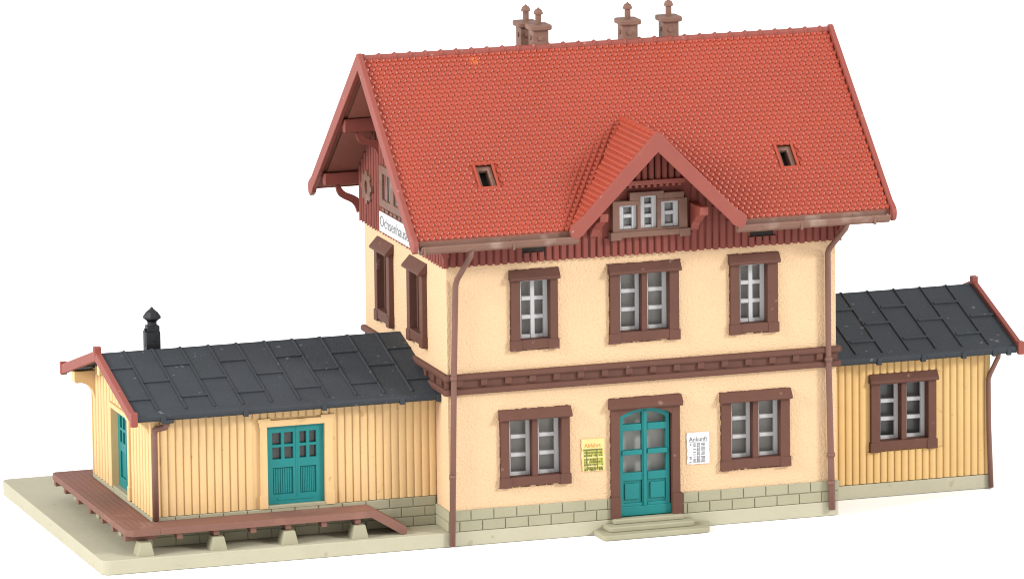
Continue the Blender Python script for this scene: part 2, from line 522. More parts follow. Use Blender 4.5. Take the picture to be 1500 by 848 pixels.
# string course with brackets
bd = MB(FM)
def band(mb, a0, a1, ends):
    mb.fpa([(0, 3.74), (0.10, 3.74), (0.125, 3.76), (0.125, 3.845), (0.09, 3.89), (0, 3.89)], a0, a1)
    mb.fpa([(0, 4.09), (0.10, 4.09), (0.135, 4.13), (0.135, 4.20), (0.10, 4.245), (0, 4.245)], a0, a1)
    mb.fbox(a0 + 0.06, a1 - 0.06, -0.02, 0.045, 3.87, 4.11)
    k = 0
    a = a0 + 0.32
    while a < a1 - 0.1:
        mb.fpa([(0, 3.92), (0.085, 3.92), (0.115, 3.97), (0.115, 4.10), (0, 4.10)], a, a + 0.17)
        a += 0.618
band(bd, -0.13, 10.06, True)
bd.F = side(0.0)
band(bd, -0.128, D + 0.05, True)
bd.F = side_r(W)
band(bd, -0.06, D + 0.05, True)
bd.build("string_course", 'brown', ST, bevel=0.012)

# wooden cladding: battens under the eaves and on the gables
def roof_z(y):
    return ZR - abs(y - YR) * SL
cl = MB(FM)
DZ0 = 9.72
def batten(mb, a, wd_, z0, z1, n0=0.0, n1=0.11):
    c = 0.03
    mb.prism([mb.F(a, n0, z0), mb.F(a, n1 - c, z0), mb.F(a + c, n1, z0 - 0.02), mb.F(a + wd_ - c, n1, z0 - 0.02), mb.F(a + wd_, n1 - c, z0), mb.F(a + wd_, n0, z0)],
             [mb.F(a, n0, z1), mb.F(a, n1 - c, z1), mb.F(a + c, n1, z1), mb.F(a + wd_ - c, n1, z1), mb.F(a + wd_, n1 - c, z1), mb.F(a + wd_, n0, z1)])
cl.fbox(-0.06, W + 0.06, -0.05, 0.05, ZC, 8.2)
for (u0, u1) in ((1.86, 2.50), (7.76, 8.36)):
    slot = MB(FM)
    slot.fbox(u0, u1, 0.04, 0.056, 7.0, 7.4)
    slot.build("eave_gap_shade", 'dark_hollow', ST, bevel=0)  # near-black box painting in the shadow gap above the shorter battens
x = -0.11
while x < W + 0.08:
    inside = 4.02 < x + 0.07 < 6.12
    batten(cl, x, 0.150, ZC + random.uniform(-0.012, 0.012), 7.12 if 1.80 < x < 2.42 or 7.70 < x < 8.30 else 7.34 if inside else 8.0 if not (2.9 < x < 7.2) else min(8.55, DZ0 - abs(x + 0.07 - 5.05) * 0.98))
    x += 0.1865
for fn in (side(0.0), side_r(W)):
    cl.F = fn
    poly = [(-0.02, ZC), (D + 0.02, ZC), (D + 0.02, roof_z(D) - 0.2), (YR, ZR - 0.2), (-0.02, roof_z(0) - 0.2)]
    cl.fpn(poly, -0.1, 0.05)
    y = -0.12
    while y < D + 0.06:
        z1 = min(roof_z(y), roof_z(y + 0.16)) - 0.14
        batten(cl, y, 0.10, ZC + random.uniform(-0.01, 0.01), z1, 0.0, 0.13)
        y += 0.222
cl.build("cladding", 'clad', ST, bevel=0.0)

# gable ornaments
for fn in (side(0.0), side_r(W)):
    for yc in (6.03, 2 * YR - 6.03):
        m = MB(fn)
        n = 12
        ring_o, ring_i = [], []
        outer = []
        for k in range(48):
            t = 2 * math.pi * k / 48
            r = 0.335 + (0.085 if (k % 6) in (0, 1, 5) else 0.0)
            outer.append((r * math.cos(t), r * math.sin(t)))
        inner = [(0.115 * math.cos(2 * math.pi * k / 48), 0.17 * math.sin(2 * math.pi * k / 48)) for k in range(48)]
        b = 0
        vs, fs = [], []
        for nn in (0.10, 0.19):
            for (p, q) in outer: vs.append(fn(yc + p * 1.05, nn, 7.87 + q))
            for (p, q) in inner: vs.append(fn(yc + p, nn, 7.87 + q))
        for k in range(48):
            j = (k + 1) % 48
            fs += [(k, j, 48 + j, 48 + k), (96 + k, 144 + k, 144 + j, 96 + j), (k, 96 + k, 96 + j, j), (48 + k, 48 + j, 144 + j, 144 + k)]
        m.add(vs, fs)
        m.build("rosette", 'chimney', ST, bevel=0.01)

# gable window (triple) behind the bargeboard
for fn in (side(0.0), side_r(W)):
    m = MB(fn)
    a0, a1 = 1.85, 4.97
    zs = 7.58
    m.panel(a0, a1, zs, 8.62, [(a0 + 0.25, a0 + 0.95, zs + 0.2, 8.42), (a0 + 1.2, a1 - 1.2, zs + 0.2, 8.42), (a1 - 0.95, a1 - 0.25, zs + 0.2, 8.42)], 0.06, 0.17)
    m.panel(a0 + 1.0, a1 - 1.0, 8.622, 9.1, [], 0.06, 0.17)
    for k in range(9):
        m.fbox(a0 + 0.05 + k * 0.34, a0 + 0.23 + k * 0.34, 0.06, 0.16, zs - 0.10, zs - 0.02)
    wo = m.build("gable_window", 'chimney', ST, bevel=0.015)
    p = MB(fn)
    for (u0, u1) in ((a0 + 0.25, a0 + 0.95), (a0 + 1.2, a1 - 1.2), (a1 - 0.95, a1 - 0.25)):
        c = (u0 + u1) / 2
        p.fbox(c - 0.05, c + 0.05, 0.122, 0.15, zs + 0.19, 8.43)
    p.build("sash", 'chimney', wo, bevel=0.01)
    p = MB(fn)
    p.fbox(a0 + 0.2, a1 - 0.2, 0.121, 0.126, zs + 0.1, 8.5)
    p.build("pane", 'darkpane', wo, bevel=0)

# ---------------------------------------------------------------- main roof with tiles
X0, X1 = -1.0, 11.08
ROWS = 42
SLEN = math.hypot(YR - YE, ZR - ZE)
PIT = SLEN / ROWS
CP = 0.1555
UV = Vector((0, YR - YE, ZR - ZE)).normalized()            # up the front slope
NV = Vector((0, -(ZR - ZE), YR - YE)).normalized()
DXC, DHW = 5.05, 2.17                                       # dormer axis and half width at the eave
V_AP = (1.58 - YE) / (YR - YE) * SLEN                       # slope distance of the dormer ridge's end
def dorm_span(v):
    if v >= V_AP: return None
    h = DHW * (1 - v / V_AP)
    return (DXC - h, DXC + h)
SKY = [(0.99, 1.40), (8.73, 9.10)]
vr = lambda z: (z - ZE) / (ZR - ZE) * SLEN
SKV = (round(vr(8.77) / PIT) , round(vr(9.17) / PIT))

def tiles(mb, org, ua, va, na, x0, x1, rows, pit, cp, ok, seg=True, h=0.044, edge=0.0):
    ncol = int((x1 - x0) / cp) + 2
    for r in range(rows):
        off = (r % 2) * 0.5
        for c in range(-1, ncol):
            a = x0 + (c + off) * cp
            am = a + cp / 2
            if a < x0 - 0.01 - edge or a + cp > x1 + 0.01 + edge or not ok(am, (r + 0.45) * pit):
                continue
            dh = random.uniform(-0.002, 0.003)
            j = random.uniform(-0.004, 0.004)
            w2 = cp * 0.495
            v0 = r * pit - pit * 0.12 + j
            low = [(-w2, v0 + pit * 0.60), (-w2 * 0.95, v0 + pit * 0.30), (-w2 * 0.12, v0 + pit * 0.01), (0, v0), (w2 * 0.12, v0 + pit * 0.01), (w2 * 0.95, v0 + pit * 0.30), (w2, v0 + pit * 0.60)]
            topv = (r + 1) * pit + pit * 0.1
            P = lambda u, v, hh: org + ua * (am + u) + va * v + na * hh
            hz = lambda v: 0.004 + (h + dh) * (1 - (v - v0) / (pit * 1.35))
            vs, fs = [], []
            if seg:
                for (u, v) in low: vs.append(P(u, v, -0.004))
                for (u, v) in low: vs.append(P(u, v, 0.014))
                for (u, v) in low: vs.append(P(u * 0.76, v + pit * 0.31, hz(v)))
                vs.append(P(w2 * 0.76, topv, 0.004)); vs.append(P(-w2 * 0.76, topv, 0.004))
                vs.append(P(w2, topv, -0.01)); vs.append(P(-w2, topv, -0.01))
                for i in range(6):
                    fs.append((i, i + 1, 8 + i, 7 + i))
                    fs.append((7 + i, 8 + i, 15 + i, 14 + i))
                fs.append((14, 15, 16, 17, 18, 19, 20, 21, 22))
                fs.append((20, 13, 23, 21)); fs.append((7, 14, 22, 24))
            else:
                for (u, v) in low: vs.append(P(u, v, -0.004))
                for (u, v) in low: vs.append(P(u, v, hz(v)))
                vs.append(P(w2, topv, 0.0)); vs.append(P(-w2, topv, 0.0))
                for i in range(6): fs.append((i, i + 1, 8 + i, 7 + i))
                fs.append((7, 8, 9, 10, 11, 12, 13, 14, 15))
            mb.add(vs, fs)

roof = MB()
def spans(r):
    """x intervals of row r at its lower and upper edge, dormer and skylights left out"""
    v0, v1 = r * PIT, (r + 1) * PIT
    d0, d1 = dorm_span(v0), dorm_span(v1)
    cuts = []
    if d0:
        cuts.append((d0[0], d0[1], d1[0] if d1 else DXC, d1[1] if d1 else DXC))
    if SKV[0] <= r < SKV[1]:
        for s in SKY: cuts.append((s[0], s[1], s[0], s[1]))
    cuts.sort()
    out, a, b = [], X0, X0
    for c in cuts:
        out.append((a, c[0], b, c[2]))
        a, b = c[1], c[3]
    out.append((a, X1, b, X1))
    return out, v0, v1
O0 = Vector((0, YE, ZE))
EX = Vector((1, 0, 0))
sof = MB()
for r in range(ROWS):
    sp, v0, v1 = spans(r)
    for (a, c, b, d) in sp:
        q = lambda x, v, h: tuple(O0 + EX * x + UV * v + NV * h)
        roof.quad(q(a, v0, -0.01), q(c, v0, -0.01), q(d, v1, -0.01), q(b, v1, -0.01))
        sof.quad(q(a, v0, -0.10), q(c, v0, -0.10), q(d, v1, -0.10), q(b, v1, -0.10))
def ok_main(x, v):
    d = dorm_span(v - 0.02)
    if d and d[0] + 0.03 < x < d[1] - 0.03: return False
    for s in SKY:
        if s[0] - 0.13 < x < s[1] + 0.13 and SKV[0] * PIT - 0.06 < v < SKV[1] * PIT + 0.06: return False
    return True
tiles(roof, O0, EX, UV, NV, X0, X1, ROWS, PIT, CP, ok_main, edge=0.085)
# rear slope
ZEB = ZE + 0.06
UB = Vector((0, -(YR - YE), ZR - ZE)).normalized()
NB = Vector((0, (ZR - ZE), YR - YE)).normalized()
OB = Vector((0, 2 * YR - YE, ZE))
roof.quad(*(tuple(OB + EX * x + UB * v - NB * 0.01) for x, v in ((X0, 0), (X1, 0), (X1, SLEN), (X0, SLEN))))
sof.quad(*(tuple(OB + EX * x + UB * v - NB * 0.10) for x, v in ((X0, 0), (X1, 0), (X1, SLEN), (X0, SLEN))))
sof.quad((X0, 2 * YR - YE, ZE - 0.14), (X1, 2 * YR - YE, ZE - 0.14), (X1, 2 * YR - YE, ZE), (X0, 2 * YR - YE, ZE))
sof.quad((X0, YE + 0.01, ZE - 0.14), (2.9, YE + 0.01, ZE - 0.14), (2.9, YE + 0.01, ZE), (X0, YE + 0.01, ZE))
sof.quad((7.2, YE + 0.01, ZE - 0.14), (X1, YE + 0.01, ZE - 0.14), (X1, YE + 0.01, ZE), (7.2, YE + 0.01, ZE))
# inner lining boards under the gable overhang
for yy0, yy1 in ((3.62, 5.3), (5.34, 7.55), (3.2, 1.5), (1.46, -0.75)):
    z0, z1 = roof_z(yy0) - 0.17, roof_z(yy1) - 0.17
    sof.prism([(X0 + 0.12, yy0, z0), (0, yy0, z0), (0, yy1, z1), (X0 + 0.12, yy1, z1)], [(X0 + 0.12, yy0, z0 - 0.05), (0, yy0, z0 - 0.05), (0, yy1, z1 - 0.05), (X0 + 0.12, yy1, z1 - 0.05)])
tiles(roof, OB, EX, UB, NB, X0, X1, ROWS, PIT, CP, lambda x, v: True, seg=False)
RF = roof.build("roof", 'tile', ST, bevel=0, recalc=False)
sof.build("soffit", 'soffit', RF, bevel=0, recalc=False)

# ridge caps
rg = MB()
xx = X0 - 0.02
rg.tube([(X0 - 0.02, YR, ZR + 0.0), (X1 + 0.02, YR, ZR + 0.0)], 0.085, 12)
k = 0
while xx < X1:
    rg.tube([(xx, YR, ZR + 0.005), (xx + 0.05, YR, ZR + 0.01), (xx + 0.07, YR, ZR + 0.005)], [0.09, 0.115, 0.09], 12)
    xx += 0.395
rg.build("ridge_cap", 'barge', RF, bevel=0)

# skylight frames
for s in SKY:
    m = MB()
    v0, v1 = SKV[0] * PIT, SKV[1] * PIT
    def q(x, v, h): return tuple(O0 + EX * x + UV * v + NV * h)
    def slab(x0, x1, a, b, h0, h1):
        m.prism([q(x0, a, h0), q(x1, a, h0), q(x1, b, h0), q(x0, b, h0)], [q(x0, a, h1), q(x1, a, h1), q(x1, b, h1), q(x0, b, h1)])
    slab(s[0] - 0.06, s[0], v0 - 0.07, v1 + 0.06, -0.03, 0.04)
    slab(s[1], s[1] + 0.06, v0 - 0.07, v1 + 0.06, -0.03, 0.04)
    slab(s[0], s[1], v0 - 0.07, v0, -0.03, 0.038)
    slab(s[0], s[1], v1, v1 + 0.06, -0.03, 0.038)
    so = m.build("skylight", 'tile', RF, bevel=0.012)
    m = MB()
    slab(s[0] - 0.001, s[0] + 0.07, v0, v1, -0.30, -0.05)
    slab(s[1] - 0.11, s[1] + 0.001, v0, v1, -0.30, -0.05)
    slab(s[0], s[1], v1 - 0.12, v1, -0.16, -0.06)
    slab(s[0], s[1], v0, v0 + 0.03, -0.28, -0.01)
    m.build("skylight_lining", 'chimney', RF, bevel=0.01)
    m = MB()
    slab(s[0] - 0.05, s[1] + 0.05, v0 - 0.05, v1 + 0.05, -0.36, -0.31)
    m.build("skylight_well", 'dark_hollow', RF, bevel=0)

# bargeboards
def chevron(yr, zt, ye, slope, w, knob=True):
    """outline (y, z) of a gable board: two rakes of perpendicular width w, with rounded knob ends"""
    vh = w * math.sqrt(1 + slope * slope)
    ztop_e = zt - slope * (yr - ye)
    yb = 2 * yr - ye
    lo = [(ye - 0.10, ztop_e - 0.02), (ye - 0.14, ztop_e - 0.14), (ye - 0.10, ztop_e - 0.30), (ye + 0.03, ztop_e - 0.36), (ye + 0.20, ztop_e - 0.26), (ye + 0.30, ztop_e + slope * 0.30 - vh)]
    hi = [(2 * yr - y, z) for y, z in lo]
    pts = [(yr - 0.05, zt + 0.03), (ye + 0.16, ztop_e + slope * 0.16), (ye + 0.04, ztop_e + 0.08)] + lo + [(yr, zt - vh)] + hi[::-1] + [(yb - 0.04, ztop_e + 0.08), (yb - 0.16, ztop_e + slope * 0.16), (yr + 0.05, zt + 0.03)]
    return pts
def chevron_mesh(mb, pts, x0, x1):
    mb.px(pts, x0, x1)
BZ = ZR + 0.10
for (x0, x1) in ((X0 - 0.14, X0 - 0.014), (X1 + 0.014, X1 + 0.13)):
    m = MB()
    chevron_mesh(m, chevron(YR, BZ, YE - 0.06, SL, 0.29), x0, x1)
    m.build("bargeboard", 'barge', RF, bevel=0.02, seg=2)

# purlins and curved braces under the overhang
for sgn, xa, xb in ((-1, X0 + 0.02, 0.0), (1, X1 - 0.02, W)):
    for (yc, zc, h, wd_, zw) in ((5.2, 9.60, 0.34, 0.22, 8.75), (7.02, 7.97, 0.30, 0.26, 7.0), (2 * YR - 5.2, 9.60, 0.34, 0.22, 8.75), (2 * YR - 7.02, 7.97, 0.30, 0.26, 7.0)):
        m = MB()
        m.box(min(xa, xb), max(xa, xb), yc - wd_ / 2, yc + wd_ / 2, zc - h / 2, zc + h / 2)
        pb = m.build("purlin", 'clad', ST, bevel=0.02, seg=2)
        m = MB()
        a = Vector((xa - sgn * 0.35, yc, zc - h / 2)); b = Vector((xb + sgn * 0.06, yc, zw + 0.12))
        n = 12
        top, bot = [], []
        for i in range(n + 1):
            t = i / n
            p = a.lerp(b, t)
            s = math.sin(t * 2 * math.pi) * 0.075
            th = 0.055 + 0.03 * math.sin(t * math.pi) + 0.03 * t
            dirv = (b - a).normalized()
            nrm = Vector((dirv.z, 0, -dirv.x)) * (1 if sgn < 0 else -1)
            top.append(p + nrm * (s + th)); bot.append(p + nrm * (s - th))
        for i in range(n):
            qd = [top[i], top[i + 1], bot[i + 1], bot[i]]
            m.prism([(v.x, v.y - 0.06, v.z) for v in qd], [(v.x, v.y + 0.06, v.z) for v in qd])
        m.build("brace", 'clad', pb, bevel=0)

# gutters along the front eave
def gutter(mb, x0, x1, y, z, s=1.0, hang=True):
    prof = [(y + 0.22 * s, z + 0.13 * s), (y + 0.18 * s, z + 0.13 * s), (y + 0.16 * s, z - 0.02 * s), (y + 0.03 * s, z - 0.03 * s), (y + 0.0, z + 0.05 * s), (y - 0.035 * s, z + 0.055 * s),
            (y - 0.045 * s, z + 0.02 * s), (y - 0.02 * s, z - 0.09 * s), (y + 0.06 * s, z - 0.15 * s), (y + 0.22 * s, z - 0.15 * s)]
    mb.px(prof, x0, x1)
for (x0, x1, jn) in ((X0 + 0.05, 3.02, (-0.9, 1.35)), (7.1, X1 - 0.05, (8.7, 10.6))):
    m = MB()
    gutter(m, x0, x1, -1.08, 7.575)
    for j in jn:
        m.box(j, j + 0.05, -1.14, -0.9, 7.41, 7.625)
    m.build("gutter", 'gutter', ST, bevel=0.012)
# downpipes
m = MB()
m.tube([(0.33, -1.0, 7.46), (0.325, -0.95, 7.30), (0.215, -0.20, 6.62), (0.19, -0.13, 6.45), (0.115, -0.14, 4.2), (0.02, -0.14, 0.03)], 0.072, 10)
for z in (4.17, 1.75):
    m.tube([(0.105 - (4.17 - z) * 0.023, -0.14, z - 0.05), (0.105 - (4.17 - z) * 0.023, -0.14, z + 0.05)], 0.085, 10)
m.build("downpipe", 'pipe', ST, bevel=0, smooth=True)
m = MB()
m.tube([(9.94, -1.0, 7.46), (9.92, -0.92, 7.32), (9.77, -0.20, 6.72), (9.75, -0.14, 6.6), (9.755, -0.14, 4.0), (9.80, -0.15, 1.6), (9.83, -0.15, 0.17)], [0.072] * 5 + [0.08, 0.085], 10)
for z in (3.95, 1.55, 0.85):
    m.tube([(9.757, -0.14, z - 0.05), (9.757, -0.14, z + 0.05)] if z > 2 else [(9.81, -0.15, z - 0.05), (9.81, -0.15, z + 0.05)], 0.098, 10)
m.build("downpipe", 'pipe', ST, bevel=0, smooth=True)

# ---------------------------------------------------------------- chimneys
for (cx, cy, zt) in ((3.57, YR + 0.16, 11.97), (3.52, YR + 1.0, 11.93), (5.885, YR + 0.16, 11.97), (6.96, YR + 0.18, 11.98)):
    m = MB()
    a, b = 0.20, 0.20
    m.box(cx - a, cx + a, cy - b, cy + b, 10.55 if cy > 4 else 11.3, zt)
    m.tube([(cx - 0.02, cy - b - 0.035, zt - 0.2), (cx - 0.02, cy - b + 0.02, zt - 0.2)], 0.07, 10)
    m.tube([(cx - a - 0.035, cy, zt - 0.2), (cx - a + 0.02, cy, zt - 0.2)], 0.06, 10)
    co = m.build("chimney", 'chimney', ST, bevel=0.02, seg=2)
    m = MB()
    m.pz(rounded([(cx - a - 0.075, cy - b - 0.09), (cx + a + 0.075, cy - b - 0.09), (cx + a + 0.075, cy + b + 0.09), (cx - a - 0.075, cy + b + 0.09)], [0.08] * 4, 4), zt - 0.005, zt + 0.125)
    m.build("cap", 'chimney', co, bevel=0.03, seg=2)
    m = MB()
    m.lathe(cx, cy, [(0.075, zt + 0.12), (0.075, zt + 0.36), (0.115, zt + 0.37), (0.115, zt + 0.41), (0.085, zt + 0.475), (0.035, zt + 0.505), (0.012, zt + 0.535)], 14)
    m.build("pot", 'chimney', co, bevel=0, smooth=False)

# ---------------------------------------------------------------- dormer
DZ = 9.93
DS = (DZ - 7.80) / 2.17
dm = MB(FM)
dm.fpn([(DXC - 2.0, 7.3), (DXC + 2.0, 7.3), (DXC + 2.0, DZ - 2.0 * DS - 0.1), (DXC, DZ - 0.12), (DXC - 2.0, DZ - 2.0 * DS - 0.1)], -0.02, 0.06)
x = DXC - 0.97
while x < DXC + 0.9:
    z1 = DZ - max(abs(x - DXC), abs(x + 0.13 - DXC)) * DS - 0.14
    if z1 > 8.78:
        batten(dm, x, 0.135, 8.72, z1, 0.05, 0.24)
    x += 0.172
DM = dm.build("dormer", 'clad', ST, bevel=0)
m = MB(FM)
m.fbox(DXC - 0.86, DXC + 0.98, 0.05, 0.30, 8.62, 8.74)
for k in range(11):
    m.fbox(DXC - 0.78 + k * 0.158, DXC - 0.69 + k * 0.158, 0.05, 0.24, 8.545, 8.63)
m.build("beam", 'barge', DM, bevel=0.012)
# dormer roof
dr = MB()
yf = -1.0
L2 = math.hypot(2.17, 2.13)
for sgn in (-1, 1):
    va = Vector((-sgn, 0, DS)).normalized()
    na = Vector((sgn * DS, 0, 1)).normalized()
    na = Vector((sgn * DS, 0, 1.0)).normalized()
    xe = DXC + sgn * 2.17
    org = Vector((xe, 0, DZ - 2.17 * DS))
    def yback(v):                     # where the slope meets the main roof
        z = org.z + va.z * v
        return YR - (ZR - z) / SL
    rows = 22
    pit = L2 / rows
    ua = Vector((0, 1, 0))
    for r in range(rows):
        v0, v1 = r * pit, (r + 1) * pit
        P = lambda y, v, h: tuple(org + ua * y + va * v + na * h)
        dr.quad(P(yf, v0, -0.01), P(max(yf, yback(v0)), v0, -0.01), P(yback(v1), v1, -0.01), P(yf, v1, -0.01))
        dr.quad(P(yf, v0, -0.09), P(max(yf, yback(v0)) - 0.1, v0, -0.09), P(yback(v1) - 0.1, v1, -0.09), P(yf, v1, -0.09))
    tiles(dr, org, ua, va, na, yf, 1.7, rows, pit, 0.155, lambda y, v: y < yback(v) + 0.03)
dr.build("dormer_roof", 'tile', DM, bevel=0, recalc=False)
m = MB()
m.tube([(DXC, yf, DZ + 0.01), (DXC, 1.62, DZ + 0.01)], 0.075, 10)
y = yf
while y < 1.5:
    m.tube([(DXC, y, DZ + 0.015), (DXC, y + 0.04, DZ + 0.02), (DXC, y + 0.06, DZ + 0.015)], [0.08, 0.095, 0.08], 10)
    y += 0.36
m.build("ridge_cap", 'tile', DM, bevel=0)
# dormer bargeboard
m = MB()
pts = chevron(DXC, DZ + 0.06, DXC - 2.12, DS, 0.31)
m.py(pts, -1.13, -1.016)
m.build("bargeboard", 'barge', DM, bevel=0.02, seg=2)
# dormer window block
m = MB(FM)
holes = [(4.34, 4.79, 7.55, 8.14), (4.88, 5.30, 7.55, 8.34), (5.40, 5.86, 7.55, 8.18)]
m.panel(4.16, 6.08, 7.345, 8.25, [h if h[3] < 8.25 else (h[0], h[1], h[2], 8.25) for h in holes], 0.02, 0.27)
m.panel(4.60, 5.48, 8.25, 8.45, [(4.88, 5.30, 8.25, 8.34)], 0.02, 0.268)
m.panel(5.48, 6.0, 8.25, 8.40, [], 0.02, 0.266)
m.fbox(4.10, 4.38, 0.03, 0.31, 7.30, 7.50)
m.fbox(5.86, 6.14, 0.03, 0.31, 7.30, 7.50)
m.fbox(4.3, 5.9, 0.03, 0.30, 7.36, 7.50)
wo = m.build("window", 'chimney', DM, bevel=0.015, seg=2)
s = MB(FM)
for (u0, u1, z0, z1) in holes:
    c = (u0 + u1) / 2
    st = 0.12
    s.fbox(u0 - 0.02, u0 + st, 0.10, 0.19, z0 - 0.02, z1 + 0.02)
    s.fbox(u1 - st, u1 + 0.02, 0.10, 0.19, z0 - 0.02, z1 + 0.02)
    s.fbox(u0 + st, u1 - st, 0.10, 0.186, z0 - 0.02, z0 + 0.07)
    s.fbox(u0 + st, u1 - st, 0.10, 0.186, z1 - 0.05, z1 + 0.02)
    rows = 3 if z1 > 8.3 else 2
    for k in range(1, rows):
        zc = z0 + 0.05 + (z1 - z0 - 0.05) * k / rows
        s.fbox(u0 + st, u1 - st, 0.10, 0.188, zc - 0.045, zc + 0.045)
s.build("sash", 'shadedsash', wo, bevel=0.008)
s = MB(FM)
s.fbox(4.25, 5.95, 0.062, 0.075, 7.5, 8.2)
s.fbox(4.8, 5.4, 0.062, 0.075, 8.2, 8.42)
s.build("pane", 'annexpane', wo, bevel=0)
# eave brackets of the dormer
for bx in (3.72, 6.28):
    m = MB()
    prof = [(-0.10, 7.42), (-0.16, 7.40), (-0.24, 7.50), (-0.34, 7.62), (-0.50, 7.70), (-0.68, 7.82), (-0.92, 7.90), (-0.95, 8.02), (-0.95, 8.10), (-0.10, 8.10)]
    m.px(prof, bx - 0.11, bx + 0.11)
    m.build("bracket", 'barge', DM, bevel=0.02, seg=2)

# ---------------------------------------------------------------- front door
m = MB(FM)
a0, a1, o0, o1 = 4.13, 5.90, 4.345, 5.70
zd, zsp, zap, zl = 0.39, 2.885, 3.075, 3.10
m.fbox(a0, o0, -0.2, 0.10, 0.37, zl)
m.fbox(o1, a1, -0.2, 0.10, 0.37, zl)
m.fbox(a0 - 0.03, o0 - 0.002, -0.02, 0.13, 0.37, 0.9)
m.fbox(o1 + 0.002, a1 + 0.05, -0.02, 0.13, 0.37, 0.9)
arc = [(o0 + (o1 - o0) * k / 16, zsp + (zap - zsp) * math.sin(math.pi * k / 16) ** 0.75) for k in range(17)]
m.fpn(arc + [(o1, zl), (o0, zl)], -0.2, 0.098)
m.fpa([(0.0, zl - 0.01), (0.16, zl - 0.02), (0.19, zl + 0.02), (0.19, zl + 0.10), (0.05, 3.345), (0.0, 3.345)], a0 - 0.05, a1 + 0.06)
bleed(m, [(a0, 0.9), (a0, 3.1)], amp=0.03)
bleed(m, [(a1, 0.9), (a1, 3.1)], amp=0.025)
bleed(m, [(a0, 3.345), (a1, 3.345)], amp=0.03)
DFo = m.build("door_frame", 'brown', ST, bevel=0.015, seg=2)
d = MB(FM)
n0, n1 = -0.17, -0.03
c = (o0 + o1) / 2
lower = 1.40
def leaf(u0, u1, right):
    st = 0.105
    sl, sr = (0.055, 0.095) if right else (0.095, 0.055)
    d.fbox(u0, u0 + sl, n0, n1, 0.62, 2.9)
    d.fbox(u1 - sr, u1, n0, n1, 0.62, 2.9)
    st = 0.06
    for z, h in ((1.36, 0.10), (1.965, 0.06), (2.585, 0.085)):
        d.fbox(u0 + st, u1 - st, n0, n1 + (0.035 if h == 0.06 else -0.004), z - h, z + h)
    d.fbox(u0 + st, u1 - st, n0, n1 - 0.05, 0.62, 1.28)
    d.fbox(u0 + st, u1 - st, n0, n1 - 0.003, 0.62, 0.70)
    d.fbox(u0 + st + 0.07, u1 - st - 0.07, n0, n1 - 0.005, 0.79, 1.19)
leaf(o0 + 0.03, c - 0.012, False)
leaf(c + 0.012, o1 - 0.03, True)
d.fbox(c - 0.035, c + 0.035, n0, n1 + 0.03, 0.62, 3.0)
d.fbox(c - 0.065, c + 0.065, n0, n1 + 0.01, 2.5, 3.05)
d.fbox(o0, o1, n0, n1 + 0.012, 0.385, 0.625)
d.fpn(arc + [(c + (p - c) * 0.86, q - 0.11) for p, q in arc[::-1]], n0, n1 - 0.006)
d.build("door", 'teal', ST, bevel=0.014, seg=2)
d = MB(FM)
d.fbox(o0 - 0.05, o1 + 0.05, -0.37, -0.35, 1.2, 3.1)
d.build("door_pane", 'pane', ST, bevel=0)

# steps in front of the door
m = MB()
m.pz(rounded([(3.68, -0.83), (6.40, -0.80), (6.66, -0.05), (3.66, -0.05)], [0.10, 0.10, 0, 0]), 0.0, 0.13)
m.pz(rounded([(3.93, -0.54), (6.12, -0.52), (6.20, -0.05), (3.90, -0.05)], [0.10, 0.10, 0, 0]), 0.13, 0.26)
m.pz([(4.13, -0.26), (5.93, -0.26), (5.93, -0.0), (4.13, -0.0)], 0.26, 0.38)
m.build("front_steps", 'stone', ST, bevel=0.03, seg=3)

# ================================================================ SIGN AND NOTICES
SG = thing("station_sign", "white station name sign on the red gable cladding under the gable window", "sign", (-0.12, 3.41, 7.2))
m = MB(FL)
m.fbox(1.78, 5.03, 0.112, 0.15, 6.945, 7.44)
m.build("board", 'paper', SG, bevel=0.006)
text("lettering", "Ochsenhausen", 0.40, FL, 4.98, 0.15, 7.08, 'ink_grey', SG, flip=-1, ext=0.008, sx=1.12)

def notice(name, label, x0, x1, z0, z1, paper, tilt):
    t = thing(name, label, "notice", ((x0 + x1) / 2, -0.02, z0), "paper notices beside the front door")
    F = lambda a, n, z: (a + tilt * (z - z0), -n, z + (a - x0) * tilt * 0.6)
    m = MB(F)
    pts = []
    n = 9
    ed = [(x0 + (x1 - x0) * k / n, z0 + random.uniform(-0.008, 0.008)) for k in range(n + 1)]
    ed += [(x1 + random.uniform(-0.012, 0.012), z0 + (z1 - z0) * k / n) for k in range(1, n)]
    ed += [(x1 - (x1 - x0) * k / n, z1 + random.uniform(-0.006, 0.006)) for k in range(n + 1)]
    ed += [(x0 + random.uniform(-0.016, 0.012), z1 - (z1 - z0) * k / n) for k in range(1, n)]
    m.fpn(ed, 0.002, 0.030)
    m.build("sheet", paper, t, bevel=0)
    return t, F
NY, FY = notice("notice_poster", "yellow departures timetable left of the teal front door", 3.40, 3.985, 1.60, 2.405, 'paper_yellow', -0.03)
text("heading", "Abfahrt", 0.15, FY, 3.47, 0.03, 2.19, 'ink_orange', NY, sx=0.92)
m = MB(FY)
m.fbox(3.45, 3.935, 0.03, 0.0335, 1.635, 2.14)
m.build('table_ground', 'row_yellow', NY, bevel=0)
m = MB(FY)
m.fbox(3.44, 3.93, 0.03, 0.036, 2.115, 2.15)
for a in (3.51, 3.775):
    m.fbox(a, a + 0.022, 0.03, 0.0365, 1.63, 2.14)
for zc in (2.06, 1.99, 1.89, 1.83, 1.76, 1.68, 1.64):
    a = 3.45
    while a < 3.92:
        w = random.uniform(0.02, 0.05)
        if random.random() < 0.85:
            h = random.uniform(0.015, 0.034)
            m.fbox(a, a + w, 0.03, 0.0355, zc - h, zc + h * 0.7)
        a += w + 0.012
m.build("table_lines", 'ink_olive', NY, bevel=0)
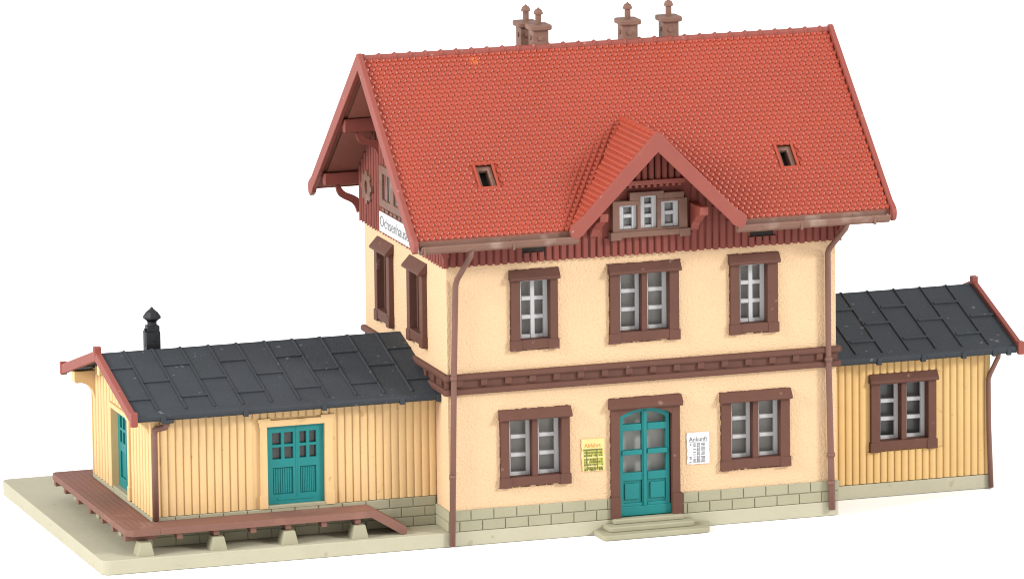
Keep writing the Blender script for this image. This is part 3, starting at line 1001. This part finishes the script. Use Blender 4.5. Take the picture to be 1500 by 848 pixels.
m = MB(FY)
for z0, z1 in ((1.925, 1.965), (1.71, 1.745)):
    m.fbox(3.45, 3.935, 0.03, 0.0342, z0, z1)
m.fbox(3.45, 3.50, 0.03, 0.0341, 1.98, 2.06)
m.fbox(3.54, 3.60, 0.03, 0.0341, 1.80, 1.88)
m.build("table_rows", 'paper_yellow', NY, bevel=0)
NW, FW = notice("notice_poster", "white arrivals timetable right of the teal front door", 6.105, 6.675, 1.565, 2.35, 'paper', -0.005)
text("heading", "Ankunft", 0.158, FW, 6.155, 0.03, 2.135, 'ink', NW, sx=0.93)
m = MB(FW)
m.fbox(6.155, 6.60, 0.03, 0.0355, 2.112, 2.118)
m.fbox(6.135, 6.60, 0.03, 0.0355, 1.600, 1.606)
for zc, cols in ((2.075, (0, 1, 2, 3)), (2.045, (0, 1, 2, 3)), (2.01, (1, 2, 3)), (1.965, (2, 3)), (1.935, (1, 2, 3)), (1.905, (2, 3)), (1.86, (1, 2, 3)), (1.83, (2, 3)), (1.80, (1, 2, 3)), (1.745, (0, 1, 2, 3)), (1.715, (0, 2, 3)), (1.685, (0, 1, 2, 3)), (1.655, (1, 2, 3)), (1.625, (0, 1, 2, 3))):
    for c_ in cols:
        xa, xb = ((6.16, 6.22), (6.25, 6.34), (6.345, 6.42), (6.46, 6.58))[c_]
        m.fbox(xa + random.uniform(0, 0.02), xb - random.uniform(0, 0.02), 0.03, 0.0355, zc - 0.009, zc + 0.009)
m.fbox(6.37, 6.376, 0.03, 0.0356, 1.61, 2.08)
m.fbox(6.425, 6.437, 0.03, 0.0356, 1.61, 2.08)
m.build("table_lines", 'ink_grey', NW, bevel=0)

# ================================================================ FREIGHT SHED
FS = thing("freight_shed", "low yellow board clad freight shed with dark flat sheeted roof and black stove pipe", "shed", (-3.6, 3.8, 0.35))
SX, SY, SYB = -7.15, 1.03, 6.55
SZ = 1.08
S_R, S_ZR, S_E, S_ZE = 3.85, 4.61, 0.63, 3.68
SS = (S_ZR - S_ZE) / (S_R - S_E)
sz = lambda y: S_ZR - abs(y - S_R) * SS
FSF, FSL = front(SY), side(SX)
dA0, dA1, dZ0, dZ1 = -4.30, -2.83, 1.15, 3.09
eA0, eA1, eZ1 = 3.13, 4.74, 3.09
w_ = MB(FSF)
w_.panel(SX, 0.02, SZ, 3.74, [(dA0, dA1, SZ - 0.02, dZ1)], -0.25, 0.0)
def boards(mb, a0, a1, pitch, z0, ztop, skips, n1=0.05, wfac=0.89, start=0.0, n0=-0.01):
    a = a0 + start
    while a < a1 - 0.02:
        b = min(a + pitch * wfac, a1)
        segs = [(z0, ztop(a, b))]
        for (s0, s1, q0, q1) in skips:
            if b > s0 and a < s1:
                segs = [t for (u, v) in segs for t in ((u, min(v, q0)), (max(u, q1), v)) if t[1] - t[0] > 0.02]
        for (u, v) in segs:
            c = 0.035
            q_ = (b - a) / 2
            pr = [(a, n0), (a, n1 - 0.05)] + [((a + b) / 2 - q_ * math.cos(math.pi * t / 8), n1 - 0.05 + 0.05 * math.sin(math.pi * t / 8) ** 0.6) for t in range(1, 8)] + [(b, n1 - 0.05), (b, n0)]
            mb.prism([mb.F(p, q, u) for p, q in pr], [mb.F(p, q, v) for p, q in pr])
        a += pitch
boards(w_, SX + 0.0, 0.0, 0.1935, SZ + 0.005, lambda a, b: 3.72, [(-4.50, -2.60, SZ - 0.1, 3.30)])
w_.F = FSL
w_.panel(SY + 0.25, SYB - 0.25, SZ, 3.6, [(eA0, eA1, SZ - 0.02, eZ1)], -0.25, 0.0)
w_.fpn([(SY + 0.26, 3.602), (SYB - 0.26, 3.602), (SYB - 0.26, sz(SYB) - 0.1), (S_R, S_ZR - 0.1), (SY + 0.26, sz(SY) - 0.1)], -0.25, -0.002)
boards(w_, SY - 0.03, SYB, 0.275, SZ + 0.005, lambda a, b: min(sz(a), sz(b)) - 0.08, [(eA0 - 0.16, eA1 + 0.10, SZ - 0.1, 3.25)], n1=0.06, wfac=0.74)
w_.F = back(SYB)
w_.panel(SX, 0.0, SZ, 3.7, [], -0.25, 0.0)
boards(w_, SX, 0.0, 0.1935, SZ + 0.005, lambda a, b: 3.72, [])
SW = w_.build("wall", 'shed', FS, bevel=0)

# purlin ends and brackets carrying the roof overhang
for (yc, zt, w2, h) in ((6.32, sz(6.32) - 0.17, 0.13, 0.30), (1.22, sz(1.22) - 0.17, 0.13, 0.26), (S_R, sz(S_R) - 0.20, 0.09, 0.34)):
    m = MB()
    xw, xo = SX, -7.72
    if abs(yc - S_R) < 0.1:
        prof = [(xw + 0.1, zt), (xo, zt), (xo, zt - h), (xw + 0.1, zt - h)]
    else:
        prof = [(xw + 0.1, zt), (xo, zt), (xo, zt - h + 0.04), (xo + 0.05, zt - h), (xo + 0.20, zt - h), (xo + 0.34, zt - h - 0.06), (xo + 0.45, zt - h - 0.18), (xw - 0.06, zt - h - 0.38), (xw + 0.1, zt - h - 0.40)]
    m.py(prof, yc - w2, yc + w2)
    m.build("roof_bracket", 'shed', FS, bevel=0.015)

# front door of the shed with casing
m = MB(FSF)
m.fbox(-4.47, dA0 + 0.01, -0.12, 0.07, SZ + 0.0, dZ1 + 0.02)
m.fbox(dA1 - 0.01, -2.63, -0.12, 0.07, SZ + 0.0, dZ1 + 0.02)
m.fbox(-4.49, -2.61, -0.12, 0.075, dZ1, dZ1 + 0.155)
m.fbox(-4.52, -4.20, 0.0, 0.08, dZ1 + 0.12, dZ1 + 0.21)
m.fbox(-2.93, -2.58, 0.0, 0.08, dZ1 + 0.12, dZ1 + 0.21)
m.fbox(-4.49, dA0 + 0.0, 0.0, 0.085, SZ, SZ + 0.34)
m.fbox(dA1, -2.61, 0.0, 0.085, SZ, SZ + 0.34)
m.fbox(-4.44, -4.425, 0.07, 0.074, 1.45, 2.85)
m.build("door_casing", 'shed', FS, bevel=0.015)
def shed_door(F, a0, a1, z0, z1, n1, parent):
    d = MB(F)
    n0 = n1 - 0.12
    c = (a0 + a1) / 2
    zsplit = z0 + (z1 - z0) * 0.52
    hs = []
    for (u0, u1) in ((a0 + 0.15, c - 0.045), (c + 0.115, a1 - 0.19)):
        pw = (u1 - u0 - 0.08) / 2
        for p in (0, 1):
            for q in (0, 1):
                s = u0 + p * (pw + 0.08)
                b = z0 + (z1 - z0) * (0.575 + q * 0.185)
                hs.append((s, s + pw, b, b + (z1 - z0) * 0.15))
    As = hs
    d.panel(a0, a1, z0, z1, hs + [(a0 + 0.16, c - 0.06, z0 + 0.24, z0 + 0.90), (c + 0.12, a1 - 0.2, z0 + 0.24, z0 + 0.90)], n0, n1)
    for (u0, u1) in ((a0 + 0.16, c - 0.06), (c + 0.12, a1 - 0.2)):
        w = (u1 - u0 - 0.04) / 8
        d.fbox(u0 - 0.01, u1 + 0.01, n0, n1 - 0.055, z0 + 0.23, z0 + 0.91)
        for k in range(8):
            d.fbox(u0 + 0.02 + k * w, u0 + 0.02 + k * w + w * 0.8, n0, n1 - 0.035, z0 + 0.26, z0 + 0.88)
    d.fbox(c - 0.018 + 0.03, c + 0.012 + 0.03, n1 - 0.01, n1 + 0.012, z0 + 0.1, z1)
    d.fbox(a0 + 0.25, a1 - 0.3, n1 - 0.01, n1 + 0.014, z0 + 0.10, z0 + 0.16)
    do = d.build("door", 'teal', parent, bevel=0.01)
    p = MB(F)
    p.fbox(a0 + 0.1, a1 - 0.1, n0 - 0.03, n0 + 0.02, zsplit, z1 - 0.04)
    p.build("pane", 'darkpane', do, bevel=0)
    return do
shed_door(FSF, dA0 + 0.012, dA1 - 0.012, dZ0, dZ1 - 0.005, -0.03, FS)
# end door
m = MB(FSL)
m.fbox(eA0 - 0.14, eA0 + 0.012, -0.235, 0.07, SZ, eZ1 + 0.12)
m.fbox(eA1 - 0.012, eA1 + 0.10, -0.235, 0.06, SZ, eZ1 + 0.12)
m.fbox(eA0 + 0.013, eA1 - 0.013, -0.235, 0.068, eZ1 - 0.01, eZ1 + 0.12)
m.fbox(eA0 - 0.17, eA0 - 0.0, 0.0, 0.09, SZ, SZ + 0.36)
m.build("door_casing", 'shed', FS, bevel=0.015)
shed_door(FSL, eA0 + 0.014, eA1 - 0.014, SZ + 0.05, eZ1 - 0.012, -0.13, FS)

# stone plinth of the shed
m = MB(FSF)
m.fbox(SX, -0.02, -0.25, 0.03, PZ, SZ - 0.006)
blocks(m, SX - 0.06, -0.06, PZ, 3, (SZ - PZ) / 3, 0.60, 0.06)
m.F = FSL
m.fbox(SY, SYB, -0.25, 0.03, PZ, SZ - 0.006)
blocks(m, SY - 0.055, SYB, PZ, 3, (SZ - PZ) / 3, 0.60, 0.06)
m.F = back(SYB)
m.fbox(SX, -0.02, -0.25, 0.03, PZ, SZ - 0.006)
m.F = FSL
m.fbox(eA0, eA1, -0.2, 0.02, SZ - 0.02, SZ + 0.045)
m.F = FSF
m.fbox(dA0 - 0.05, dA1 + 0.05, -0.1, 0.07, SZ - 0.02, dZ0 - 0.002)
m.build("stone_plinth", 'stone', FS, bevel=0.012)

def sheet_roof(parent, x0, x1, yr, zr, ye, ze, ribs, rows_a, rows_b, first_odd):
    """shallow gable roof of folded sheets: slab, standing ribs, cross seams (surface pattern of one roof)"""
    s = (zr - ze) / (yr - ye)
    t = 0.09
    m = MB()
    yb = 2 * yr - ye
    m.px([(ye, ze), (yr, zr), (yb, ze), (yb, ze - t), (yr, zr - t - 0.02), (ye, ze - t)], x0, x1)
    m.px([(yr - 0.07, zr - 0.02), (yr, zr + 0.012), (yr + 0.07, zr - 0.02)], x0, x1)
    ln = math.hypot(yr - ye, zr - ze)
    for sgn in (1, -1):
        def P(x, f, h):
            y = ye + (yr - ye) * f
            z = ze + (zr - ze) * f
            n = Vector((0, -s, 1)).normalized() * h
            y2 = y + n.y
            return (x, y2 if sgn == 1 else 2 * yr - y2, z + n.z)
        def bar(xa, xb, f0, f1, h):
            pts0 = [P(xa, f0, -0.02), P(xb, f0, -0.02), P(xb, f1, -0.02), P(xa, f1, -0.02)]
            i = 0.012
            pts1 = [P(xa + i, f0, h), P(xb - i, f0, h), P(xb - i, f1, h), P(xa + i, f1, h)]
            m.prism(pts0, pts1)
        for x in ribs:
            bar(x - 0.03, x + 0.03, 0.055, 1.0, 0.036)
        edges = [x0] + sorted(ribs) + [x1]
        for i in range(len(edges) - 1):
            fr = rows_a if (i % 2) == first_odd else rows_b
            for f in fr:
                bar(edges[i] + (0.03 if i else 0), edges[i + 1] - 0.0, f - 0.016, f + 0.010, 0.042)
    return m.build("roof", 'slate', parent, bevel=0.008)
ribs = [-0.65 - 0.711 * k for k in range(10) if -0.65 - 0.711 * k > -7.6]
RS = sheet_roof(FS, -7.68, -0.02, S_R, S_ZR, S_E, S_ZE, ribs, (0.74, 0.24), (0.5,), len(ribs) % 2)
def dark_gutter(parent, x0, x1, y, z, hangers):
    m = MB()
    m.px([(y + 0.14, z + 0.05), (y + 0.0, z + 0.04), (y - 0.02, z + 0.0), (y - 0.005, z - 0.08), (y + 0.05, z - 0.13), (y + 0.14, z - 0.13)], x0, x1)
    for h in hangers:
        m.box(h - 0.06, h + 0.06, y - 0.035, y + 0.1, z - 0.165, z + 0.02)
    return m.build("gutter", 'slate', parent, bevel=0.015, seg=2)
dark_gutter(FS, -7.67, 0.03, 0.56, S_ZE - 0.035, (-6.98, -4.92, -2.95, -0.98, -0.05))
def sheet_barge(parent, x0, x1, yr, zt, ye, s, w):
    """red gable board with little end blocks and finial"""
    m = MB()
    vh = w * math.sqrt(1 + s * s)
    yb = 2 * yr - ye
    ez = zt - s * (yr - ye)
    m.px([(yr, zt), (ye, ez), (ye, ez - vh), (yr, zt - vh)], x0, x1)
    m.px([(yr, zt), (yr, zt - vh), (yb, ez - vh), (yb, ez)], x0, x1)
    m.box(x0 - 0.015, x1 + 0.015, ye - 0.05, ye + 0.10, ez - vh - 0.03, ez + 0.07)
    m.box(x0 - 0.015, x1 + 0.015, yb - 0.10, yb + 0.05, ez - vh + 0.0, ez + 0.07)
    m.box(x0 - 0.02, x1 + 0.02, yr - 0.09, yr + 0.09, zt - 0.12, zt + 0.10)
    return m.build("bargeboard", 'barge', parent, bevel=0.02, seg=2)
sheet_barge(RS, -7.80, -7.66, S_R, 4.69, 0.48, 0.286, 0.24)
# stove pipe chimney
m = MB()
cx, cy = -6.21, 4.35
m.pz([(cx - 0.18, cy - 0.16), (cx + 0.18, cy - 0.16), (cx + 0.18, cy + 0.16), (cx - 0.18, cy + 0.16)], 4.3, 4.98)
m.pz([(cx - 0.14, cy - 0.13), (cx + 0.17, cy - 0.13), (cx + 0.17, cy + 0.13), (cx - 0.14, cy + 0.13)], 4.98, 5.12)
m.pz([(cx - 0.19, cy - 0.05), (cx - 0.10, cy - 0.05), (cx - 0.10, cy + 0.05), (cx - 0.19, cy + 0.05)], 4.6, 5.05)
m.box(cx - 0.06, cx + 0.06, cy - 0.19, cy - 0.1, 4.75, 4.92)
m.lathe(cx + 0.01, cy, [(0.12, 5.1), (0.12, 5.22), (0.17, 5.26), (0.225, 5.30), (0.225, 5.345), (0.15, 5.45), (0.05, 5.53), (0.035, 5.56), (0.01, 5.58)], 8, phase=0.5)
m.build("stove_pipe", 'black', FS, bevel=0.015)
# downpipe with elbow
m = MB()
m.box(-7.03, -6.72, 0.52, 0.74, 3.46, 3.55)
m.build("gutter_outlet", 'slate', FS, bevel=0.02)
m = MB()
m.tube([(-6.86, 0.68, 3.50), (-6.86, 0.70, 3.40), (-6.90, 0.75, 3.33), (-7.05, 0.90, 3.27), (-7.11, 0.93, 3.24), (-7.12, 0.93, 3.10), (-7.12, 0.93, 1.02)], 0.078, 10)
m.build("downpipe", 'pipe', FS, bevel=0, smooth=True)

# ================================================================ LOADING PLATFORM
LP = thing("loading_platform", "brown plank loading platform with ramp wrapped around the freight shed on beige footings", "platform", (-5.0, 0.6, 0.35))
DT, DB = 1.0, 0.83
m = MB()
xl, yf_, yb_ = -8.06, 0.16, 7.35
# walkway at the end: boards running in depth
ch = 0.16
xi = SX - 0.065
m.pz([(xl + ch, yf_), (xi, yf_), (xi, 6.64), (-5.8, 6.64), (-5.8, yb_), (xl + 0.1, yb_), (xl, yb_ - 0.1), (xl, yf_ + ch)], DB, DT - 0.012)
nb = 5
bw = (xi - xl - 0.1) / nb
for k in range(nb):
    xa = xl + 0.07 + k * bw
    m.box(xa, xa + bw - 0.022, yf_ + (0.62 - 0.1 * k if k > 1 else 0.2), yb_ - 0.05, DT - 0.02, DT)
# ramp
xr, xe = -1.80, -1.02
for (ya, yb2) in ((yf_, 0.965),):
    m.py([(xi, DB), (xi, DT - 0.004), (xr, DT - 0.004), (xe - 0.02, PZ + 0.19), (xe, PZ + 0.10), (xe - 0.04, PZ + 0.01), (xe - 0.14, PZ + 0.006), (xr - 0.12, DB)], ya, yb2)
m.build("deck", 'deck', LP, bevel=0.022, seg=2)
for k, xj in enumerate((-6.72, -5.80, -4.88, -4.0, -3.1, -2.25)):
    j = MB()
    j.px([(0.24, DB), (0.24, DB - 0.15), (0.50, DB - 0.15), (0.66, DB - 0.02), (0.95, DB - 0.02), (0.95, DB)] if k % 2 == 0 else [(0.24, DB), (0.24, DB - 0.14), (0.97, DB - 0.14), (0.97, DB)], xj - 0.075, xj + 0.075)
    j.build("joist", 'deck', LP, bevel=0.012)
for yj in (0.55, 1.70, 2.68, 3.83, 4.98, 6.24, 7.2):
    j = MB()
    j.box(xl + 0.04, SX - 0.07, yj - 0.08, yj + 0.08, DB - 0.16, DB)
    j.build("joist", 'deck', LP, bevel=0.012)
def footing(x, y, w0, w1, d0, d1, z0, z1):
    f = MB()
    f.prism([(x - w0, y - d0, z0), (x + w0, y - d0, z0), (x + w0, y + d0, z0), (x - w0, y + d0, z0)], [(x - w1, y - d1, z1), (x + w1, y - d1, z1), (x + w1, y + d1, z1), (x - w1, y + d1, z1)])
    f.build("footing", 'stone', LP, bevel=0.015, seg=2)
for xf in (-7.60, -5.78, -4.0, -2.23):
    footing(xf, 0.33, 0.205, 0.135, 0.24, 0.20, PZ - 0.005, PZ + 0.325)
for yf2 in (6.85, 4.68, 2.58):
    footing(-7.45, yf2, 0.16, 0.12, 0.13, 0.11, PZ - 0.005, PZ + 0.345)

# ================================================================ SIDE ANNEX
AN = thing("side_annex", "small ochre board clad annex with dark sheeted roof and one brown window", "building", (12.4, 4.0, 0.0))
AY, AX = 1.54, 14.65
AYB = 7.0
A_R, A_ZR, A_E, A_ZE = 4.28, 4.66, 1.16, 3.635
AS_ = (A_ZR - A_ZE) / (A_R - A_E)
az = lambda y: A_ZR - abs(y - A_R) * AS_
FA = front(AY)
w_ = MB(FA)
w_.panel(W + 0.05, AX, 0.362, 3.70, [(11.6, 13.05, 1.35, 2.95)], -0.25, 0.0)
boards(w_, W + 0.06, AX, 0.186, 0.37, lambda a, b: 3.70, [(11.42, 13.24, 1.15, 3.10)], n1=0.05, wfac=0.9)
w_.F = side_r(AX)
w_.fpn([(AY + 0.26, 0.362), (AYB - 0.26, 0.362), (AYB - 0.26, az(AYB) - 0.1), (A_R, A_ZR - 0.1), (AY + 0.26, az(AY) - 0.1)], -0.25, -0.002)
boards(w_, AY, AYB, 0.2, 0.37, lambda a, b: min(az(a), az(b)) - 0.1, [])
w_.F = back(AYB)
w_.panel(W + 0.05, AX, 0.362, 3.70, [], -0.25, 0.0)
w_.build("wall", 'annex', AN, bevel=0)
window(FA, 11.46, 13.20, 11.70, 12.98, 1.145, 1.42, 2.86, 2.90, 3.13, 2, AN, pane='annexpane', proud=0.11, hood=0.2)
ar = [15.25 - 0.70 - 0.705 * k for k in range(8) if 15.25 - 0.70 - 0.705 * k > 10.2]
RA = sheet_roof(AN, W + 0.06, 15.25, A_R, A_ZR, A_E, A_ZE, ar, (0.74, 0.24), (0.5,), (len(ar) + 1) % 2)
dark_gutter(AN, W + 0.03, 15.22, A_E - 0.07, A_ZE - 0.035, (11.55, 12.72, 13.80, 14.62, 15.0))
sheet_barge(RA, 15.24, 15.37, A_R, 4.76, 1.06, AS_, 0.22)
m = MB()
m.tube([(14.78, 1.24, 3.52), (14.78, 1.26, 3.38), (14.62, 1.42, 2.92), (14.585, 1.44, 2.78), (14.60, 1.44, 1.5), (14.66, 1.44, 0.03)], 0.062, 10)
m.build("downpipe", 'pipe', AN, bevel=0, smooth=True)

for o in bpy.data.objects:
    if '_b' in o:
        del o['_b']
